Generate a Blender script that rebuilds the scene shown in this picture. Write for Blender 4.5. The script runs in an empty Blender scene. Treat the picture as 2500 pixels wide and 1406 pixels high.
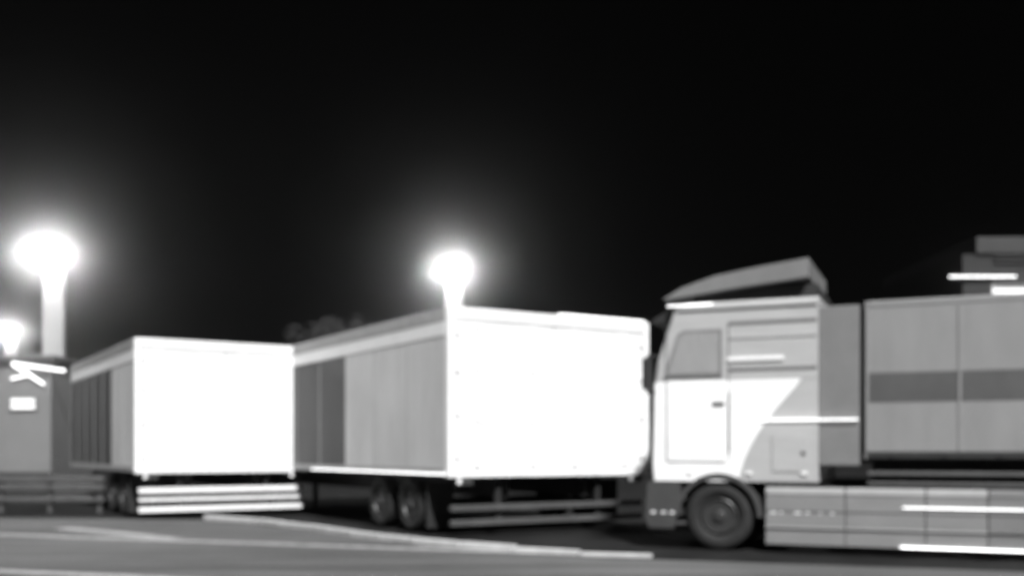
import bpy, bmesh, math, random
from mathutils import Vector, Matrix
random.seed(7)
R = math.radians
S = bpy.context.scene
C = S.collection

# ------------------------------------------------------------------ camera
HZ = 1.5                      # eye height
cd = bpy.data.cameras.new('camera'); cam = bpy.data.objects.new('camera', cd); C.objects.link(cam)
cam.location = (0, 0, HZ); cam.rotation_euler = (R(90), 0, 0)
cd.sensor_width = 36; cd.lens = 36; cd.shift_y = 0.1596; cd.clip_start = 0.1; cd.clip_end = 1000
cd.dof.use_dof = True; cd.dof.focus_distance = 1.6; cd.dof.aperture_fstop = 3.0
S.camera = cam

# ------------------------------------------------------------------ sky, sun, exposure
SUN_AZ = Vector((0.24, -0.97, 0)).normalized(); SUN_EL = R(48)
w = bpy.data.worlds.new('World'); S.world = w; w.use_nodes = True
nt = w.node_tree; nt.nodes.clear()
sky = nt.nodes.new('ShaderNodeTexSky'); sky.sky_type = 'NISHITA'; sky.sun_disc = False
sky.sun_elevation = SUN_EL; sky.sun_rotation = math.atan2(SUN_AZ.x, SUN_AZ.y)
bw = nt.nodes.new('ShaderNodeRGBToBW'); bg = nt.nodes.new('ShaderNodeBackground'); wo = nt.nodes.new('ShaderNodeOutputWorld')
bg.inputs['Strength'].default_value = 0.0001
nt.links.new(sky.outputs[0], bw.inputs[0]); nt.links.new(bw.outputs[0], bg.inputs['Color']); nt.links.new(bg.outputs[0], wo.inputs[0])
sd = bpy.data.lights.new('sun', 'SUN'); sun = bpy.data.objects.new('sun', sd); C.objects.link(sun)
sd.energy = 2.6; sd.angle = R(3); sd.color = (1, 1, 1)
dv = SUN_AZ * math.cos(SUN_EL) + Vector((0, 0, math.sin(SUN_EL)))
sun.rotation_euler = dv.to_track_quat('Z', 'Y').to_euler(); sun.location = (20, -40, 40)
vs = S.view_settings
vs.view_transform = 'Standard'; vs.look = 'None'; vs.exposure = 1.75; vs.gamma = 1; vs.use_curve_mapping = False
S.cycles.use_denoising = True
S.cycles.volume_bounces = 0

# ------------------------------------------------------------------ materials
MATS = {}
def mat(name, v, rough=0.6, metal=0.0, var=0.12, scale=3.0, bump=0.0, stretch=(1, 1, 1), spec=.5):
    m = bpy.data.materials.new(name); m.use_nodes = True; n = m.node_tree; b = n.nodes['Principled BSDF']
    b.inputs['Roughness'].default_value = rough; b.inputs['Metallic'].default_value = metal; b.inputs['Specular IOR Level'].default_value = spec
    tc = n.nodes.new('ShaderNodeTexCoord'); mp = n.nodes.new('ShaderNodeMapping'); mp.inputs['Scale'].default_value = stretch
    nz = n.nodes.new('ShaderNodeTexNoise'); nz.inputs['Scale'].default_value = scale; nz.inputs['Detail'].default_value = 6
    nz.inputs['Roughness'].default_value = 0.65
    rp = n.nodes.new('ShaderNodeValToRGB'); a, c = max(v * (1 - var), 0), min(v * (1 + var), 1)
    rp.color_ramp.elements[0].position = 0.3; rp.color_ramp.elements[1].position = 0.7
    rp.color_ramp.elements[0].color = (a, a, a, 1); rp.color_ramp.elements[1].color = (c, c, c, 1)
    n.links.new(tc.outputs['Object'], mp.inputs[0]); n.links.new(mp.outputs[0], nz.inputs['Vector'])
    n.links.new(nz.outputs['Fac'], rp.inputs[0]); n.links.new(rp.outputs[0], b.inputs['Base Color'])
    if bump:
        bp = n.nodes.new('ShaderNodeBump'); bp.inputs['Strength'].default_value = bump; bp.inputs['Distance'].default_value = 0.02
        n2 = n.nodes.new('ShaderNodeTexNoise'); n2.inputs['Scale'].default_value = scale * 12; n2.inputs['Detail'].default_value = 4
        n.links.new(mp.outputs[0], n2.inputs['Vector'])
        n.links.new(n2.outputs['Fac'], bp.inputs['Height']); n.links.new(bp.outputs[0], b.inputs['Normal'])
    MATS[name] = m; return m
def emit(name, s):
    m = bpy.data.materials.new(name); m.use_nodes = True; b = m.node_tree.nodes['Principled BSDF']
    b.inputs['Base Color'].default_value = (.8, .8, .8, 1)
    b.inputs['Emission Color'].default_value = (1, 1, 1, 1); b.inputs['Emission Strength'].default_value = s
    MATS[name] = m; return m
mat('asphalt_dark', .014, .9, var=.5, scale=.8, bump=.6, spec=.05)
mat('concrete_lane', .10, .85, var=.22, scale=.22, bump=.5, spec=.15)
def wear(name):                              # tyre-polished streaks and dark tar stains along the road's direction
    n = MATS[name].node_tree; b = n.nodes['Principled BSDF']; src = b.inputs['Base Color'].links[0].from_socket
    tc = n.nodes.new('ShaderNodeTexCoord'); mp = n.nodes.new('ShaderNodeMapping'); mp.inputs['Rotation'].default_value = (0, 0, R(23)); mp.inputs['Scale'].default_value = (.12, 1.6, 1)
    nz = n.nodes.new('ShaderNodeTexNoise'); nz.inputs['Scale'].default_value = 1.1; nz.inputs['Detail'].default_value = 8; nz.inputs['Roughness'].default_value = .7
    rp = n.nodes.new('ShaderNodeValToRGB'); rp.color_ramp.elements[0].position = .32; rp.color_ramp.elements[1].position = .62
    rp.color_ramp.elements[0].color = (.45, .45, .45, 1); rp.color_ramp.elements[1].color = (1.12, 1.12, 1.12, 1)
    mx = n.nodes.new('ShaderNodeMix'); mx.data_type = 'RGBA'; mx.blend_type = 'MULTIPLY'; mx.inputs[0].default_value = 1
    n.links.new(tc.outputs['Object'], mp.inputs[0]); n.links.new(mp.outputs[0], nz.inputs['Vector']); n.links.new(nz.outputs['Fac'], rp.inputs[0])
    n.links.new(src, mx.inputs[6]); n.links.new(rp.outputs[0], mx.inputs[7]); n.links.new(mx.outputs[2], b.inputs['Base Color'])
wear('concrete_lane')
mat('kerb_stone', .42, .8, var=.2, scale=5, bump=.3)
mat('road_paint', .26, .7, var=.45, scale=4)
mat('white_paint', .80, .42, var=.05, scale=2)
mat('white_panel', .74, .45, var=.08, scale=1.2, stretch=(1, 1, .25))
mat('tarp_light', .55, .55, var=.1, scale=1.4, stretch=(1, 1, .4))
mat('tarp_dark', .055, .6, var=.2, scale=1.4, stretch=(1, 1, .4))  # dark copy of tarp_light; its colour stands in for shadow on the side
mat('grey_rail', .30, .5, var=.15, scale=3)
mat('silver_paint', .37, .40, var=.08, scale=2, stretch=(.4, 1, 2))
mat('silver_dark', .16, .45, var=.1, scale=2)
mat('trailer_grey', .20, .5, var=.1, scale=1.6, stretch=(1.6, 1, .35), bump=.1)
mat('stripe_dark', .075, .45, var=.15, scale=2)
mat('skirt_grey', .19, .5, var=.12, scale=2, stretch=(.4, 1, 2))
mat('skirt_light', .36, .45, var=.1, scale=2)
mat('skirt_dark', .05, .5, var=.2, scale=2)
mat('chassis', .012, .7, var=.3, scale=4)
mat('rubber', .012, .8, var=.3, scale=8, bump=.3)
mat('rim_metal', .05, .45, metal=.4, var=.2, scale=6)
mat('chrome', .75, .25, metal=.9, var=.05, scale=4)
mat('reflector', .85, .3, var=.1, scale=20)
mat('curtain_grey', .24, .8, var=.1, scale=3, stretch=(6,1,1))
mat('lens_dark', .05, .2, var=.1, scale=8)
mat('glass_dark', .03, .08, var=.1, scale=2)
mat('lamp_metal', .30, .5, var=.12, scale=3, stretch=(1, 1, .3))
mat('wall_render', .15, .8, var=.12, scale=.6, bump=.2)
mat('roof_dark', .02, .7, var=.2, scale=2)
mat('flashing', .10, .5, var=.15, scale=2)
mat('cladding_dark', .010, .7, var=.25, scale=1)
mat('slat_dark', .028, .6, var=.3, scale=1)
mat('galvanised', .07, .5, var=.2, scale=3)
emit('lamp_lens', 120.0); emit('lamp_lens_far', 70.0)
emit('led', 1.0); emit('led_dim', .9); emit('neon', .75); emit('lit_glass', .3); emit('lit_glass_dim', .16)  # strip and tube materials glow in place of moving lamps' trails

# ------------------------------------------------------------------ builders
def box(bm, x0, x1, y0, y1, z0, z1, bev=0.0):
    r = bmesh.ops.create_cube(bm, size=1, matrix=Matrix.Translation(((x0+x1)/2, (y0+y1)/2, (z0+z1)/2)) @ Matrix.Diagonal((abs(x1-x0), abs(y1-y0), abs(z1-z0), 1)))
    if bev:
        es = list({e for v in r['verts'] for e in v.link_edges})
        bmesh.ops.bevel(bm, geom=es, offset=bev, segments=2, affect='EDGES', profile=.6)
def rod(bm, a, b, r, n=10):
    a, b = Vector(a), Vector(b); d = b - a
    q = d.to_track_quat('Z', 'Y').to_matrix().to_4x4()
    bmesh.ops.create_cone(bm, cap_ends=True, segments=n, radius1=r, radius2=r, depth=d.length, matrix=Matrix.Translation((a+b)/2) @ q)
def prism(bm, pts, y0, y1):                 # outline in x,z extruded along y
    f = [bm.verts.new((x, y0, z)) for x, z in pts]; g = [bm.verts.new((x, y1, z)) for x, z in pts]; n = len(pts)
    bm.faces.new(f); bm.faces.new(g[::-1])
    for i in range(n): bm.faces.new((f[i], g[i], g[(i+1) % n], f[(i+1) % n]))
    bmesh.ops.recalc_face_normals(bm, faces=bm.faces[:])
def lathe_y(bm, prof, cx, cz, n=28):        # profile (radius, y) turned about the y axis
    rings = []
    for r, y in prof:
        rings.append([bm.verts.new((cx + r*math.cos(2*math.pi*i/n), y, cz + r*math.sin(2*math.pi*i/n))) for i in range(n)])
    for p, q in zip(rings, rings[1:]):
        for i in range(n): bm.faces.new((p[i], p[(i+1) % n], q[(i+1) % n], q[i]))
    bm.faces.new(rings[0]); bm.faces.new(rings[-1][::-1])
    bmesh.ops.recalc_face_normals(bm, faces=bm.faces[:])
def obj(name, bm, m, parent=None, smooth=False):
    me = bpy.data.meshes.new(name); bm.to_mesh(me); bm.free(); me.materials.append(MATS[m])
    if smooth:
        for p in me.polygons: p.use_smooth = True
    o = bpy.data.objects.new(name, me); C.objects.link(o)
    if parent: o.parent = parent
    return o
def B(name, m, parent, *dims, bev=0.0):
    bm = bmesh.new(); box(bm, *dims, bev=bev); return obj(name, bm, m, parent)
def ROD(name, m, parent, a, b, r, n=10):
    bm = bmesh.new(); rod(bm, a, b, r, n); return obj(name, bm, m, parent, False)
def thing(name, label, cat, loc, rz=0, group=None):
    o = bpy.data.objects.new(name, None); C.objects.link(o); o.location = loc; o.rotation_euler = (0, 0, rz)
    o.empty_display_size = .3; o['label'] = label; o['category'] = cat
    if group: o['group'] = group
    return o
def struct(o): o['kind'] = 'structure'; return o
F = 2500.0
def gp(x, y):                               # ground point seen at that place of the photograph
    D = HZ * F / (y - 1102); return Vector(((x - 1250) / F * D, D))

# ------------------------------------------------------------------ ground, lane, markings, kerb
bm = bmesh.new(); vsx = [bm.verts.new(p) for p in ((-140, -20, 0), (140, -20, 0), (140, 140, 0), (-140, 140, 0))]; bm.faces.new(vsx)
struct(obj('ground', bm, 'asphalt_dark'))
edge = [gp(x, y) for x, y in ((-3200, 1240), (-400, 1262), (300, 1266), (540, 1270), (760, 1295), (1000, 1328), (1200, 1345), (1420, 1360), (2500, 1395), (4500, 1455))]  # right end bares dark ground in place of the truck's road shadow
bm = bmesh.new()
near = [bm.verts.new((p.x - .3 * (p.y > 18) , 3.0 + .0 * i, .004)) for i, p in enumerate(edge)]
far = [bm.verts.new((p.x, p.y, .004)) for p in edge]
for i in range(len(edge)-1): bm.faces.new((near[i], near[i+1], far[i+1], far[i]))
struct(obj('road', bm, 'concrete_lane'))
def line(name, pts, wd, z=.008, m='road_paint'):
    bm = bmesh.new(); L = []
    for i, p in enumerate(pts):
        a, b = pts[max(i-1, 0)], pts[min(i+1, len(pts)-1)]; d = (b - a).normalized(); n = Vector((-d.y, d.x)) * wd / 2
        L.append((bm.verts.new((p.x+n.x, p.y+n.y, z)), bm.verts.new((p.x-n.x, p.y-n.y, z))))
    for p, q in zip(L, L[1:]): bm.faces.new((p[0], q[0], q[1], p[1]))
    return struct(obj(name, bm, m))
line('edge_line', [gp(-600, 1288), gp(0, 1305), gp(700, 1329), gp(1400, 1352)], .34)
line('lane_line', [gp(-800, 1352), gp(0, 1394), gp(700, 1424)], .3)
line('worn_stripe', [gp(150, 1289), gp(280, 1300), gp(420, 1316)], .42)
# kerb of single stones along the bend
kr = bpy.data.objects.new('kerb', None); C.objects.link(kr); struct(kr)
kpts = [gp(x, y) for x, y in ((500, 1268), (620, 1277), (760, 1294), (880, 1312), (1000, 1327), (1200, 1345), (1420, 1357), (1600, 1362))]
seg = []
for a, b in zip(kpts, kpts[1:]):
    n = max(1, round((b-a).length / .2))
    for i in range(n): seg.append(a.lerp(b, i / n))
seg.append(kpts[-1])
acc = [seg[0]]
for p in seg:
    if (p - acc[-1]).length >= .95: acc.append(p)
bm = bmesh.new(); box(bm, 0, .93, -.07, .07, 0, .11, .018)
kme = bpy.data.meshes.new('kerb_stone'); bm.to_mesh(kme); bm.free(); kme.materials.append(MATS['kerb_stone'])
for a, b in zip(acc, acc[1:]):
    o = bpy.data.objects.new('kerb_stone', kme); C.objects.link(o); o.parent = kr
    d = b - a; o.location = (a.x, a.y + .08, random.uniform(-.006, .004)); o.rotation_euler = (0, 0, math.atan2(d.y, d.x)); o.scale.x = d.length / .96; q = acc.index(a) / len(acc); o.scale.z = 1 if q < .7 else max(.12, (1.0 - q) / .3)

# ------------------------------------------------------------------ wheels
def wheel(parent, x, y, z=.5, r=.5, wd=.28, out=-1):
    bm = bmesh.new(); h = wd / 2
    lathe_y(bm, [(r*.56, y-h*.6), (r*.6, y-h), (r*.93, y-h), (r, y-h*.7), (r, y+h*.7), (r*.93, y+h), (r*.6, y+h), (r*.56, y+h*.6)], x, z)
    t = obj('wheel', bm, 'rubber', parent, True)
    bm = bmesh.new(); s = out
    lathe_y(bm, [(r*.58, y+s*h*.75), (r*.5, y+s*h*.95), (r*.44, y+s*h*.35), (r*.2, y+s*h*.3), (r*.18, y+s*h*.9), (r*.12, y+s*h*.97)], x, z, 24)
    for k in range(8):
        a = k * math.pi / 4; rod(bm, (x+r*.33*math.cos(a), y+s*h*.3, z+r*.33*math.sin(a)), (x+r*.33*math.cos(a), y+s*h*.55, z+r*.33*math.sin(a)), .018, 6)
    obj('rim', bm, 'rim_metal', t)
    return t

# ------------------------------------------------------------------ the two parked trailers, seen from their rear corner
YAW = R(31.8)                                # local x runs across the rear, local y runs away along the side
def parked_trailer(label, corner, wd, L, zb, zt, panels, guard, light):
    t = thing('parked_trailer', label, 'trailer', (corner[0], corner[1], 0), YAW, 'trailers parked in the yard')
    fr = .12
    bm = bmesh.new()                         # rear frame
    box(bm, 0, fr, 0, .14, zb, zt, .01); box(bm, wd-fr, wd, 0, .14, zb, zt, .01)
    box(bm, fr, wd-fr, .002, .14, zt-.2, zt, .01); box(bm, fr, wd-fr, .002, .14, zb, zb+.1, .01)
    obj('rear_frame', bm, 'white_paint', t)
    mid = wd / 2
    for x0, x1 in ((fr+.012, mid-.008), (mid+.008, wd-fr-.012)):
        d = B('rear_door', 'white_panel', t, x0, x1, .03, .09, zb+.115, zt-.215, bev=.012)
        for k in (.22, .78):
            x = x0 + (x1-x0)*k
            bm = bmesh.new(); rod(bm, (x, 0, zb+.13), (x, 0, zt-.23), .017, 8)
            for z in (zb+.2, zb+1.0, zb+1.9, zt-.32): box(bm, x-.05, x+.05, -.012, .03, z-.035, z+.035)
            obj('lock_rod', bm, 'white_paint', d)
            B('handle', 'white_paint', d, x, x+.32*(1 if k < .5 else -1), .012, .029, zb+.93, zb+.975, bev=.004)
        hx = x0+.02 if x0 < mid/2 else x1-.02
        for z in (zb+.35, zb+1.1, zb+1.85, zb+2.5):
            B('hinge', 'white_paint', d, hx-.09, hx+.09, -.004, .03, z-.045, z+.045, bev=.01)
    # left side: rails, posts, panels
    B('top_rail', 'grey_rail', t, -.012, .1, .14, L, zt-.24, zt, bev=.02)
    B('cant_strip', 'white_paint', t, -.004, .08, .14, L, zt-.5, zt-.243, bev=.008)
    B('bottom_rail', 'grey_rail', t, -.012, .1, .14, L, zb, zb+.13, bev=.01)
    n = len(panels); pl = (L-.14) / n
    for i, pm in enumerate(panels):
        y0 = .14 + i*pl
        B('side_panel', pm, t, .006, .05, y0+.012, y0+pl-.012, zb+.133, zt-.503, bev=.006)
        B('side_post', 'grey_rail', t, .0, .05, y0+pl-.011, y0+pl+.011, zb+.133, zt-.503)
    B('right_wall', 'white_panel', t, wd-.05, wd, .14, L, zb, zt-.002)
    B('roof', 'white_panel', t, .1, wd-.05, .14, L-.05, zt-.05, zt-.006)
    B('front_wall', 'white_panel', t, .1, wd-.05, L-.05, L, zb, zt-.004)
    B('floor', 'chassis', t, .1, wd-.05, .14, L-.05, zb+.002, zb+.12)
    for x in (wd*.3, wd*.7): B('chassis_beam', 'chassis', t, x-.08, x+.08, .3, L-.5, zb-.42, zb)
    for ax in (1.7, 3.05):
        ROD('axle', 'chassis', t, (.3, ax, .5), (wd-.3, ax, .5), .07)
        for x in (.22, wd-.22):
            p = wheel_x(t, x, ax, out=-1 if x < 1 else 1)
    for x in (.05, wd-.62):
        B('mudflap', 'rubber', t, x, x+.55, .92, .935, .12, zb-.12)
    for x in (wd*.3, wd*.7):
        ROD('landing_leg', 'chassis', t, (x, L-2.2, .05), (x, L-2.2, zb), .07)
    # rear underrun guard: hangs on two arms
    g = None
    for (z0, z1) in guard[0]:
        q = B('underrun_bar', guard[1], t, .1, wd-.1, .08, .16, z0, z1, bev=.012)
    for x in (wd*.25, wd*.75): B('guard_arm', 'chassis', t, x-.05, x+.05, .17, .27, min(a for a, b in guard[0]), zb)
    for x in (.16, wd-.5):
        l = B('tail_light', 'lens_dark', t, x, x+.34, .01, .07, zb-.16, zb-.03, bev=.01)
        B('lens', 'reflector', l, x+.02, x+.1, .004, .012, zb-.14, zb-.05)
    B('rear_sill', 'white_paint', t, .0, wd, -.02, .12, zb-.025, zb-.005)
    if light: B('marker_strip', 'led', t, -.03, -.013, .1, light, zb+.02, zb+.038)  # light trail of a moving marker lamp, built as a fixed strip
    if light: B('header_light', 'led', t, wd*.52, wd-.1, .01, .03, zt+.015, zt+.03)  # added glowing strip in place of a long light trail
    if light: B('header_bracket', 'grey_rail', t, wd*.52, wd-.1, .032, .06, zt-.002, zt+.03)  # added to carry the strip that stands for the trail
    return t
def wheel_x(parent, x, y, z=.5, r=.5, wd=.28, out=-1):       # a wheel whose axle runs along local x
    t = wheel(parent, 0, 0, 0, r, wd, out)
    t.location = (x, y, z); t.rotation_euler = (0, 0, R(-90))
    return t
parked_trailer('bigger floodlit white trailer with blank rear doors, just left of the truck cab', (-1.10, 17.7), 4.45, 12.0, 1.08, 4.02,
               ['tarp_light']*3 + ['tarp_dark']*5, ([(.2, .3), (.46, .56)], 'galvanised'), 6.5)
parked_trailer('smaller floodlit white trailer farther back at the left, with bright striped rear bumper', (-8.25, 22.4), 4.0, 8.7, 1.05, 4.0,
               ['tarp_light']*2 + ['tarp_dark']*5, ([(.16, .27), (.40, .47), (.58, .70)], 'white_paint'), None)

# ------------------------------------------------------------------ truck on the right: tractor unit and its trailer
TA = math.atan2(.39, -.92)                   # direction the truck faces (to the left)
# local +x backwards (to the right in view), local y away from the road, origin under the cab's rear near corner
TL = (4.44, 15.0, 0); TR = math.atan2(-.39, .92)
tr = thing('truck_cab', 'tall pale cab-over truck tractor with roof deflector facing left', 'truck', TL, TR)
W = 2.5
def side(pts, y0=0, y1=W, bev=0):
    bm = bmesh.new(); prism(bm, pts, y0, y1)
    if bev: bmesh.ops.bevel(bm, geom=[e for e in bm.edges if abs(e.verts[0].co.y - e.verts[1].co.y) < 1e-6 and (min(e.verts[0].co.z, e.verts[1].co.z) > 2.7 or max(e.verts[0].co.x, e.verts[1].co.x) < -2.3)], offset=bev, segments=4, affect='EDGES', profile=.5)
    return bm
# k forward is -x
body = [(-2.42, 1.05), (-2.42, 2.2), (-2.30, 3.1), (-2.12, 3.72), (-1.9, 3.80), (0.05, 3.80), (0.05, 1.05)]
bm = side([(-2.42, 2.58), (-2.38, 2.9), (-2.12, 3.68), (-1.9, 3.78), (.05, 3.78), (.05, 2.58)], bev=.07)
obj('cab_upper', bm, 'silver_paint', tr)
bm = side([(-2.44, 1.05), (-2.46, 1.3), (-2.43, 2.577), (-.2, 2.577), (-.28, 2.46), (-.42, 2.3), (-.58, 2.12), (-.72, 1.94), (-.84, 1.76), (-.94, 1.58), (-1.02, 1.4), (-1.08, 1.22), (-1.12, 1.05)], -.006, W+.006, bev=.05)
obj('cab_lower', bm, 'white_paint', tr)
bm = side([(-1.2, 2.575), (.05, 2.575), (.05, 1.05), (-1.14, 1.05), (-1.2, 1.5)], .0, W)
obj('rear_quarter', bm, 'silver_paint', tr)
# roof deflector, open under its raised rear
bm = side([(-2.3, 3.87), (-2.0, 4.03), (-1.5, 4.18), (-.8, 4.28), (-.1, 4.36), (-.1, 4.08), (-1.0, 4.0), (-2.2, 3.87)], .06, W-.06)
obj('roof_deflector', bm, 'silver_dark', tr)
B('deflector_base', 'chassis', tr, -1.85, .0, .25, W-.25, 3.78, 4.0)
B('cab_extender', 'silver_dark', tr, .055, .62, .02, .07, 1.3, 3.62, bev=.015)
B('roof_gutter', 'skirt_light', tr, -2.05, .04, -.03, -.001, 3.66, 3.72, bev=.006)
for i, z in enumerate((3.42, 3.2, 2.72)):
    B('body_crease', 'silver_dark' if i != 1 else 'skirt_light', tr, -1.25, .03, -.014, -.001, z, z+.045, bev=.004)
# door with window, handle, trim
dr = B('door', 'white_paint', tr, -2.2, -1.3, -.028, -.008, 1.35, 2.56, bev=.008)
B('handle', 'chassis', dr, -1.5, -1.32, -.05, -.03, 2.2, 2.25, bev=.008)
bm = side([(-2.27, 2.64), (-2.05, 3.3), (-1.95, 3.36), (-1.36, 3.36), (-1.36, 2.64)], -.022, -.003)
wf = obj('side_window', bm, 'silver_dark', tr)
bm = side([(-2.2, 2.69), (-2.02, 3.26), (-1.93, 3.31), (-1.41, 3.31), (-1.41, 2.69)], -.03, -.023)
obj('pane', bm, 'curtain_grey', wf)
B('trim_strip', 'white_paint', tr, -1.28, -.45, -.03, -.001, 2.86, 2.92, bev=.01)
B('lower_trim', 'led_dim', tr, -.95, .6, -.04, -.008, 1.96, 1.972)  # glowing trim in place of a bright streak along the cab
for x in (-2.235, -1.27): B('door_gap', 'lens_dark', tr, x, x+.012, -.009, -.002, 1.35, 3.45)
ROD('grab_handle', 'chrome', tr, (-1.24, -.04, 1.5), (-1.24, -.04, 2.4), .015, 8)
for x in (-1.9, -1.0, -.2): B('side_marker', 'reflector', tr, x, x+.09, -.03, -.006, 1.16, 1.2, bev=.004)
ln = B('locker_door', 'silver_paint', tr, -.62, -.1, -.012, -.001, 1.2, 1.75, bev=.01)
B('latch', 'chassis', ln, -.2, -.14, -.02, -.013, 1.45, 1.5)
mr = B('mirror', 'chassis', tr, -2.55, -2.42, -.26, -.06, 2.45, 2.95, bev=.04)
ROD('mirror_arm', 'chassis', mr, (-2.36, .0, 2.97), (-2.48, -.15, 2.97), .025)
ROD('mirror_arm', 'chassis', mr, (-2.42, .0, 2.42), (-2.48, -.15, 2.42), .025)
bm = side([(-2.27, 3.52), (-2.46, 3.5), (-2.48, 3.54), (-2.2, 3.70)], .05, W-.05); obj('sun_visor', bm, 'chassis', tr)
B('light_bar', 'led', tr, -2.2, -1.5, -.05, -.031, 3.735, 3.75)  # trail of a moving marker lamp given the shape of a bar
bm = side([(-2.5, .32), (-2.55, .5), (-2.52, 1.03), (-2.0, 1.03), (-2.0, .8), (-2.1, .32)], -.02, W+.02); obj('bumper', bm, 'skirt_dark', tr)
B('headlight', 'lens_dark', tr, -2.57, -2.53, .15, .55, .6, .85, bev=.012)
for z in (.42, .8): B('step', 'galvanised', tr, -2.08, -1.92, -.025, .2, z-.03, z, bev=.006)
bm = bmesh.new()
pts = [(-1.42 + .66*math.cos(a), .52 + .66*math.sin(a)) for a in [math.pi*i/14 for i in range(15)]]
pin = [(-1.42 + .59*math.cos(a), .52 + .59*math.sin(a)) for a in [math.pi*i/14 for i in range(15)]]
prism(bm, pts + pin[::-1], -.03, .5); obj('wheel_arch', bm, 'skirt_dark', tr)
wheel(tr, -1.42, .2, .52, .52, .32)
wheel(tr, -1.42, W-.2, .52, .52, .32, out=1)
for y in (.85, 1.65): B('chassis_beam', 'chassis', tr, -2.3, 3.2, y-.06, y+.06, .75, 1.03)
for x in (2.35,):
    wheel(tr, x, .5, .52, .52, .5); wheel(tr, x, W-.35, .52, .52, .5, out=1)
# side skirt of the tractor
def skirt(parent, x0, x1, mm, ml):
    s = B('skirt_panel', mm, parent, x0+.008, x1-.008, .0, .05, .40, .865, bev=.008)
    B('skirt_cap', ml, s, x0+.008, x1-.008, -.012, .06, .868, .975, bev=.015)
    bm = bmesh.new(); prism(bm, [(x0+.008, .13), (x1-.008, .13), (x1-.008, .372), (x0+.008, .372)], .01, .05); obj('skirt_foot', bm, mm, s)
    B('skirt_ridge', ml, s, x0+.008, x1-.008, -.02, .03, .374, .397, bev=.004)
    B('groove', 'chassis', s, x0+.008, x1-.008, -.003, .02, .612, .628)
    return s
skirt(tr, -.72, .42, 'skirt_grey', 'skirt_light'); skirt(tr, .42, 1.5, 'skirt_grey', 'skirt_light')
def tape(parent, x0, x1, z, n, y=-.008):
    for i in range(n):
        x = x0 + (x1-x0)*(i + random.uniform(.1, .6))/n
        B('reflective_tape', 'reflector', parent, x, x+random.uniform(.02, .10), y, y+.006, z-.012, z+.012)
tape(tr, -.7, .3, .60, 6); 
for x in (-2.46, -2.3, -2.16): B('reflective_tape', 'reflector', tr, x, x+.07, -.027, -.021, .55, .58)
# its trailer
tt = thing('box_trailer', 'grey box trailer with dark stripe cut by the right edge, hitched behind the cab', 'trailer', TL, TR)
X0, X1, ZB, ZT = .72, 10.5, 1.40, 3.66
n = 8; pl = (X1 - X0) / n
for i in range(n):
    x0 = X0 + i*pl
    B('side_panel', 'trailer_grey', tt, x0+.006, x0+pl-.006, .0, .04, ZB+.1, 2.197, bev=.004)
    B('stripe_panel', 'stripe_dark', tt, x0+.003, x0+pl-.003, .002, .04, 2.2, 2.62, bev=.003)
    B('side_panel', 'trailer_grey', tt, x0+.006, x0+pl-.006, .0, .04, 2.623, ZT-.1, bev=.004)
B('top_rail', 'trailer_grey', tt, X0, X1, -.008, .06, ZT-.097, ZT, bev=.02)
B('bottom_rail', 'chassis', tt, X0, X1, -.008, .06, ZB, ZB+.097, bev=.01)
B('front_wall', 'trailer_grey', tt, X0-.03, X0, .0, W, ZB, ZT-.003)
B('back_wall', 'trailer_grey', tt, X1, X1+.03, .0, W, ZB, ZT-.003)
B('far_wall', 'trailer_grey', tt, X0, X1, W-.04, W, ZB, ZT-.003)
B('roof', 'trailer_grey', tt, X0, X1, .06, W-.04, ZT-.04, ZT-.006)
B('floor', 'chassis', tt, X0, X1, .06, W-.04, ZB+.003, ZB+.08)
for y in (.8, 1.7): B('chassis_beam', 'chassis', tt, X0+.5, X1-.3, y-.07, y+.07, ZB-.35, ZB+.002)
for i in range(n+1): B('side_post', 'trailer_grey', tt, X0+i*pl-.02, X0+i*pl+.02, -.014, -.001, ZB+.1, ZT-.1, bev=.004)
for i in range(14): B('lashing_ring', 'chassis', tt, X0+.3+i*.7, X0+.36+i*.7, -.02, -.009, ZB+.03, ZB+.08)
B('running_board', 'galvanised', tt, X0, X1, .05, .12, 1.16, 1.22, bev=.01)
B('running_board', 'galvanised', tt, X0, X1, .03, .1, 1.02, 1.07, bev=.01)
for i in range(11):
    x0 = 1.5 + i*.8
    skirt(tt, x0, x0+.8, 'skirt_grey' if i == 0 else 'silver_dark' if i == 1 else 'skirt_dark', 'skirt_light' if i == 0 else 'skirt_grey' if i == 1 else 'silver_dark')
for x in (8.2, 9.5):
    wheel(tt, x, .3, .5, .5, .3); wheel(tt, x, W-.3, .5, .5, .3, out=1)
B('running_light', 'led_dim', tt, 1.2, 6.5, -.026, -.013, .70, .714)  # streak of light along the skirt, added as a glowing strip
B('running_light', 'led', tt, 1.17, 6.5, -.022, .0, .135, .157)  # second light streak, lower down, also added as a strip
for x in (2.3, 8.0): ROD('landing_leg', 'chassis', tt, (x, .5, .05), (x, .5, ZB), .06)

# ------------------------------------------------------------------ street lamps
def street_lamp(label, x, y, h, head, lens, pw=.5, s=1.0):
    t = thing('street_lamp', label, 'street lamp', (x, y, 0), 0, 'lit street lamps behind the trailers')
    B('base', 'kerb_stone', t, -.55, .55, -.4, .4, 0, .5, bev=.04)
    bm = bmesh.new()
    prism(bm, [(-pw/2*1.06, .5), (pw/2*1.06, .5), (pw/2, h-.25), (-pw/2, h-.25)], -.11, .11); obj('column', bm, 'lamp_metal', t)
    x0, x1 = head
    bm = bmesh.new(); box(bm, x0, x1, -.36, .2, h-.04, h+.06, .03); obj('lamp_housing', bm, 'lamp_metal', t)
    bm = bmesh.new(); box(bm, x0+.04, x1-.04, -.33, -.13, h-.3, h-.042, .08); obj('lamp_lens', bm, lens, t)
    return t
street_lamp('tallest-looking lit street lamp with wide column behind the far-left trailer', -15.2, 34, 8.2, (-.8, .55), 'lamp_lens', .66)
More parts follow.
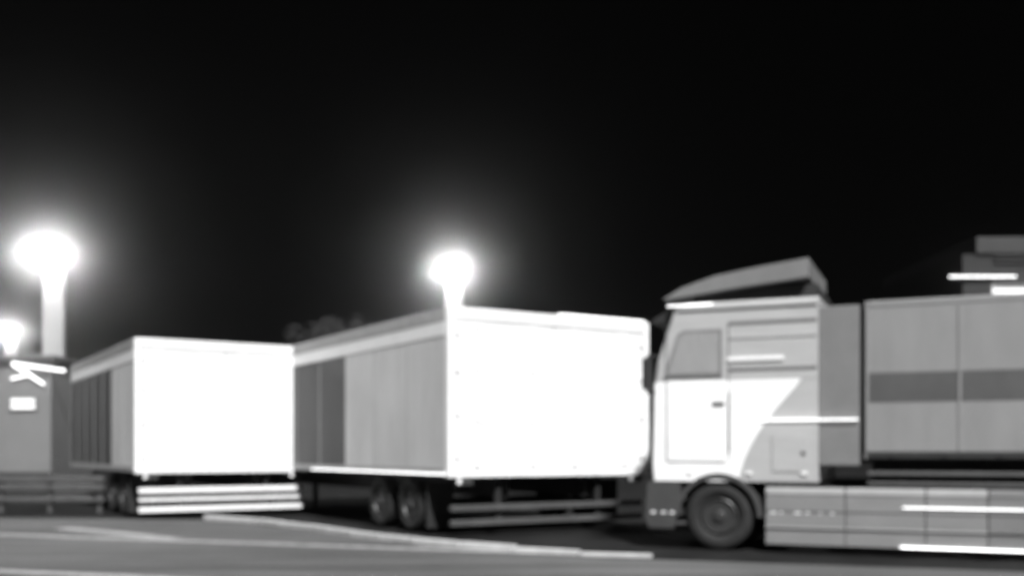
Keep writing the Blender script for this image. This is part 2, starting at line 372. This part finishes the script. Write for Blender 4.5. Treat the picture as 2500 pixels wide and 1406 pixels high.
street_lamp('lit street lamp rising above the bigger trailer near the middle', -2.1, 37, 8.2, (-.55, .45), 'lamp_lens', .62)
street_lamp('small distant lit street lamp at the left edge', -27.4, 56, 8.2, (-.7, .5), 'lamp_lens_far', .6)

# ------------------------------------------------------------------ buildings and fittings
lb = thing('low_building', 'low grey flat-roofed building at the far left', 'building', (-21.6, 30.2, 0))
B('wall', 'wall_render', lb, -12, 8.0, 0, 3.0, 0, 4.0)
B('parapet', 'flashing', lb, -12.1, 8.1, -.1, 3.1, 4.22, 4.34, bev=.02)
B('roof_band', 'roof_dark', lb, -12.05, 8.05, -.05, 3.05, 4.0, 4.22)
def wnd(parent, x0, x1, z0, z1, lit, bars=2, y=0):
    f = bmesh.new(); t = .05
    box(f, x0, x0+t, y-.06, y, z0, z1); box(f, x1-t, x1, y-.06, y, z0, z1); box(f, x0+t, x1-t, y-.058, y, z0, z0+t); box(f, x0+t, x1-t, y-.058, y, z1-t, z1)
    o = obj('window', f, 'silver_dark', parent)
    B('pane', lit, o, x0+t, x1-t, y-.02, y-.004, z0+t, z1-t)
    for i in range(bars):
        z = z0 + (z1-z0)*(i+1)/(bars+1); B('glazing_bar', 'silver_dark', o, x0+t, x1-t, y-.05, y-.022, z-.03, z+.03)
    return o
wnd(lb, 6.78, 7.6, 2.72, 3.12, 'lit_glass', 1)
wnd(lb, 4.8, 5.9, 2.72, 3.12, 'glass_dark', 1)
B('plinth', 'roof_dark', lb, -12.03, 8.03, -.03, 0, 0, .9)
NY = 30.1
def np_(x, y): return ((x-30)/F*NY, 0, -(y-887)/F*NY)
ns = thing('neon_sign', 'glowing arrow-shaped neon tube sign on the low building wall', 'neon sign', ((30-1250)/F*NY, NY, 1.5+(1102-887)/F*NY))  # added sign-like tubes that follow the path of a light trail
for a, b, r in (((30, 887), (158, 905), .04), ((30, 887), (72, 915), .045), ((72, 915), (107, 938), .033), ((28, 924), (74, 914), .03)):
    ROD('neon_tube', 'neon', ns, np_(*a), np_(*b), r, 10)
B('backing_rail', 'flashing', ns, .0, 1.0, .03, .1, -.36, -.32)
for x in (.2, .7): ROD('standoff', 'flashing', ns, (x, .02, -.15*x), (x, .1, -.15*x), .02, 6)

db = thing('dark_building', 'tall dark building behind the grey trailer at the upper right', 'building', (22, 40, 0))
B('wall', 'cladding_dark', db, -4.4, 12, 0, 10, 0, 9.2)
B('roof_parapet', 'slat_dark', db, -3.9, 12.1, -.1, 10, 9.2, 9.85, bev=.03)
for z in (8.85, 9.05, 7.9, 8.1, 6.9): B('slat', 'slat_dark', db, -3.2, 12, -.08, -.002, z, z+.08)
wnd(db, -3.3, -1.4, 7.25, 8.05, 'lit_glass', 1)
wnd(db, -.9, 1.0, 7.25, 8.05, 'lit_glass_dim', 1)
bt = thing('strip_light', 'thin bright tube light fixed high on the dark building', 'light', (17.0, 39.85, 8.3))  # streak left by a moving lamp, added as a fixed tube
B('tube', 'led', bt, 0, 2.6, -.05, .0, -.025, .025, bev=.01)
B('back_plate', 'chassis', bt, .1, 2.5, .002, .15, -.05, .05)

# guardrail at the left
gr = thing('guardrail', 'low steel guardrail along the lane at the lower left', 'guardrail', (-16.5, 25.4, 0), R(-4))
for z0, z1 in ((.76, .90), (.56, .70), (.28, .38)): B('rail', 'galvanised', gr, 0, 6.6, -.05, .02, z0, z1, bev=.02)
for i in range(6): B('post', 'galvanised', gr, .15+i*1.25, .25+i*1.25, .022, .12, 0, .92)

# a dim tree behind the trailers
te = thing('tree', 'dim tree crown showing just above the left end of the bigger trailer', 'tree', (-8.0, 47, 0))
bm = bmesh.new()
for (a, b, r0, r1) in (((0, 0, 0), (.1, 0, 3.2), .2, .15), ((.1, 0, 3.2), (-.2, .1, 5.6), .15, .08), ((.1, 0, 3.2), (1.1, .2, 5.4), .1, .05), ((.1, 0, 3.0), (-1.2, -.2, 5.0), .1, .05), ((-.2, .1, 5.4), (.4, 0, 7.0), .07, .03)):
    a, b = Vector(a), Vector(b); d = b-a
    bmesh.ops.create_cone(bm, cap_ends=True, segments=8, radius1=r0, radius2=r1, depth=d.length, matrix=Matrix.Translation((a+b)/2) @ d.to_track_quat('Z', 'Y').to_matrix().to_4x4())
mat('bark', .05, .9, var=.3, scale=6); mat('leaf', .035, .8, var=.5, scale=1.5, spec=.1)
obj('trunk', bm, 'bark', te)
bm = bmesh.new(); cl = [(Vector((random.gauss(0, .8), random.gauss(0, .8), random.triangular(4.2, 7.5, 6.4))), random.uniform(.4, .8)) for _ in range(44)]
for c, r in cl:
    for _ in range(130):
        d = Vector((random.gauss(0, 1), random.gauss(0, 1), random.gauss(0, 1))).normalized() * r * random.random()**.4
        u = Vector((random.gauss(0, 1), random.gauss(0, 1), random.gauss(0, 1))).normalized() * .07; v = u.orthogonal().normalized() * .045
        p = c + d; bm.faces.new([bm.verts.new(q) for q in (p-u, p+v, p+u, p-v)])
obj('crown', bm, 'leaf', te)

# ------------------------------------------------------------------ night air
bm = bmesh.new(); box(bm, -150, 150, -30, 150, -1, 10.6)
m = bpy.data.materials.new('haze_air'); m.use_nodes = True; n = m.node_tree; n.nodes.clear()
pv = n.nodes.new('ShaderNodeVolumePrincipled'); mo = n.nodes.new('ShaderNodeOutputMaterial'); n.links.new(pv.outputs[0], mo.inputs['Volume'])
pv.inputs['Color'].default_value = (.95, .95, .95, 1); pv.inputs['Density'].default_value = .0032; pv.inputs['Anisotropy'].default_value = .98
MATS['haze_air'] = m
h = obj('haze', bm, 'haze_air'); h['kind'] = 'stuff'
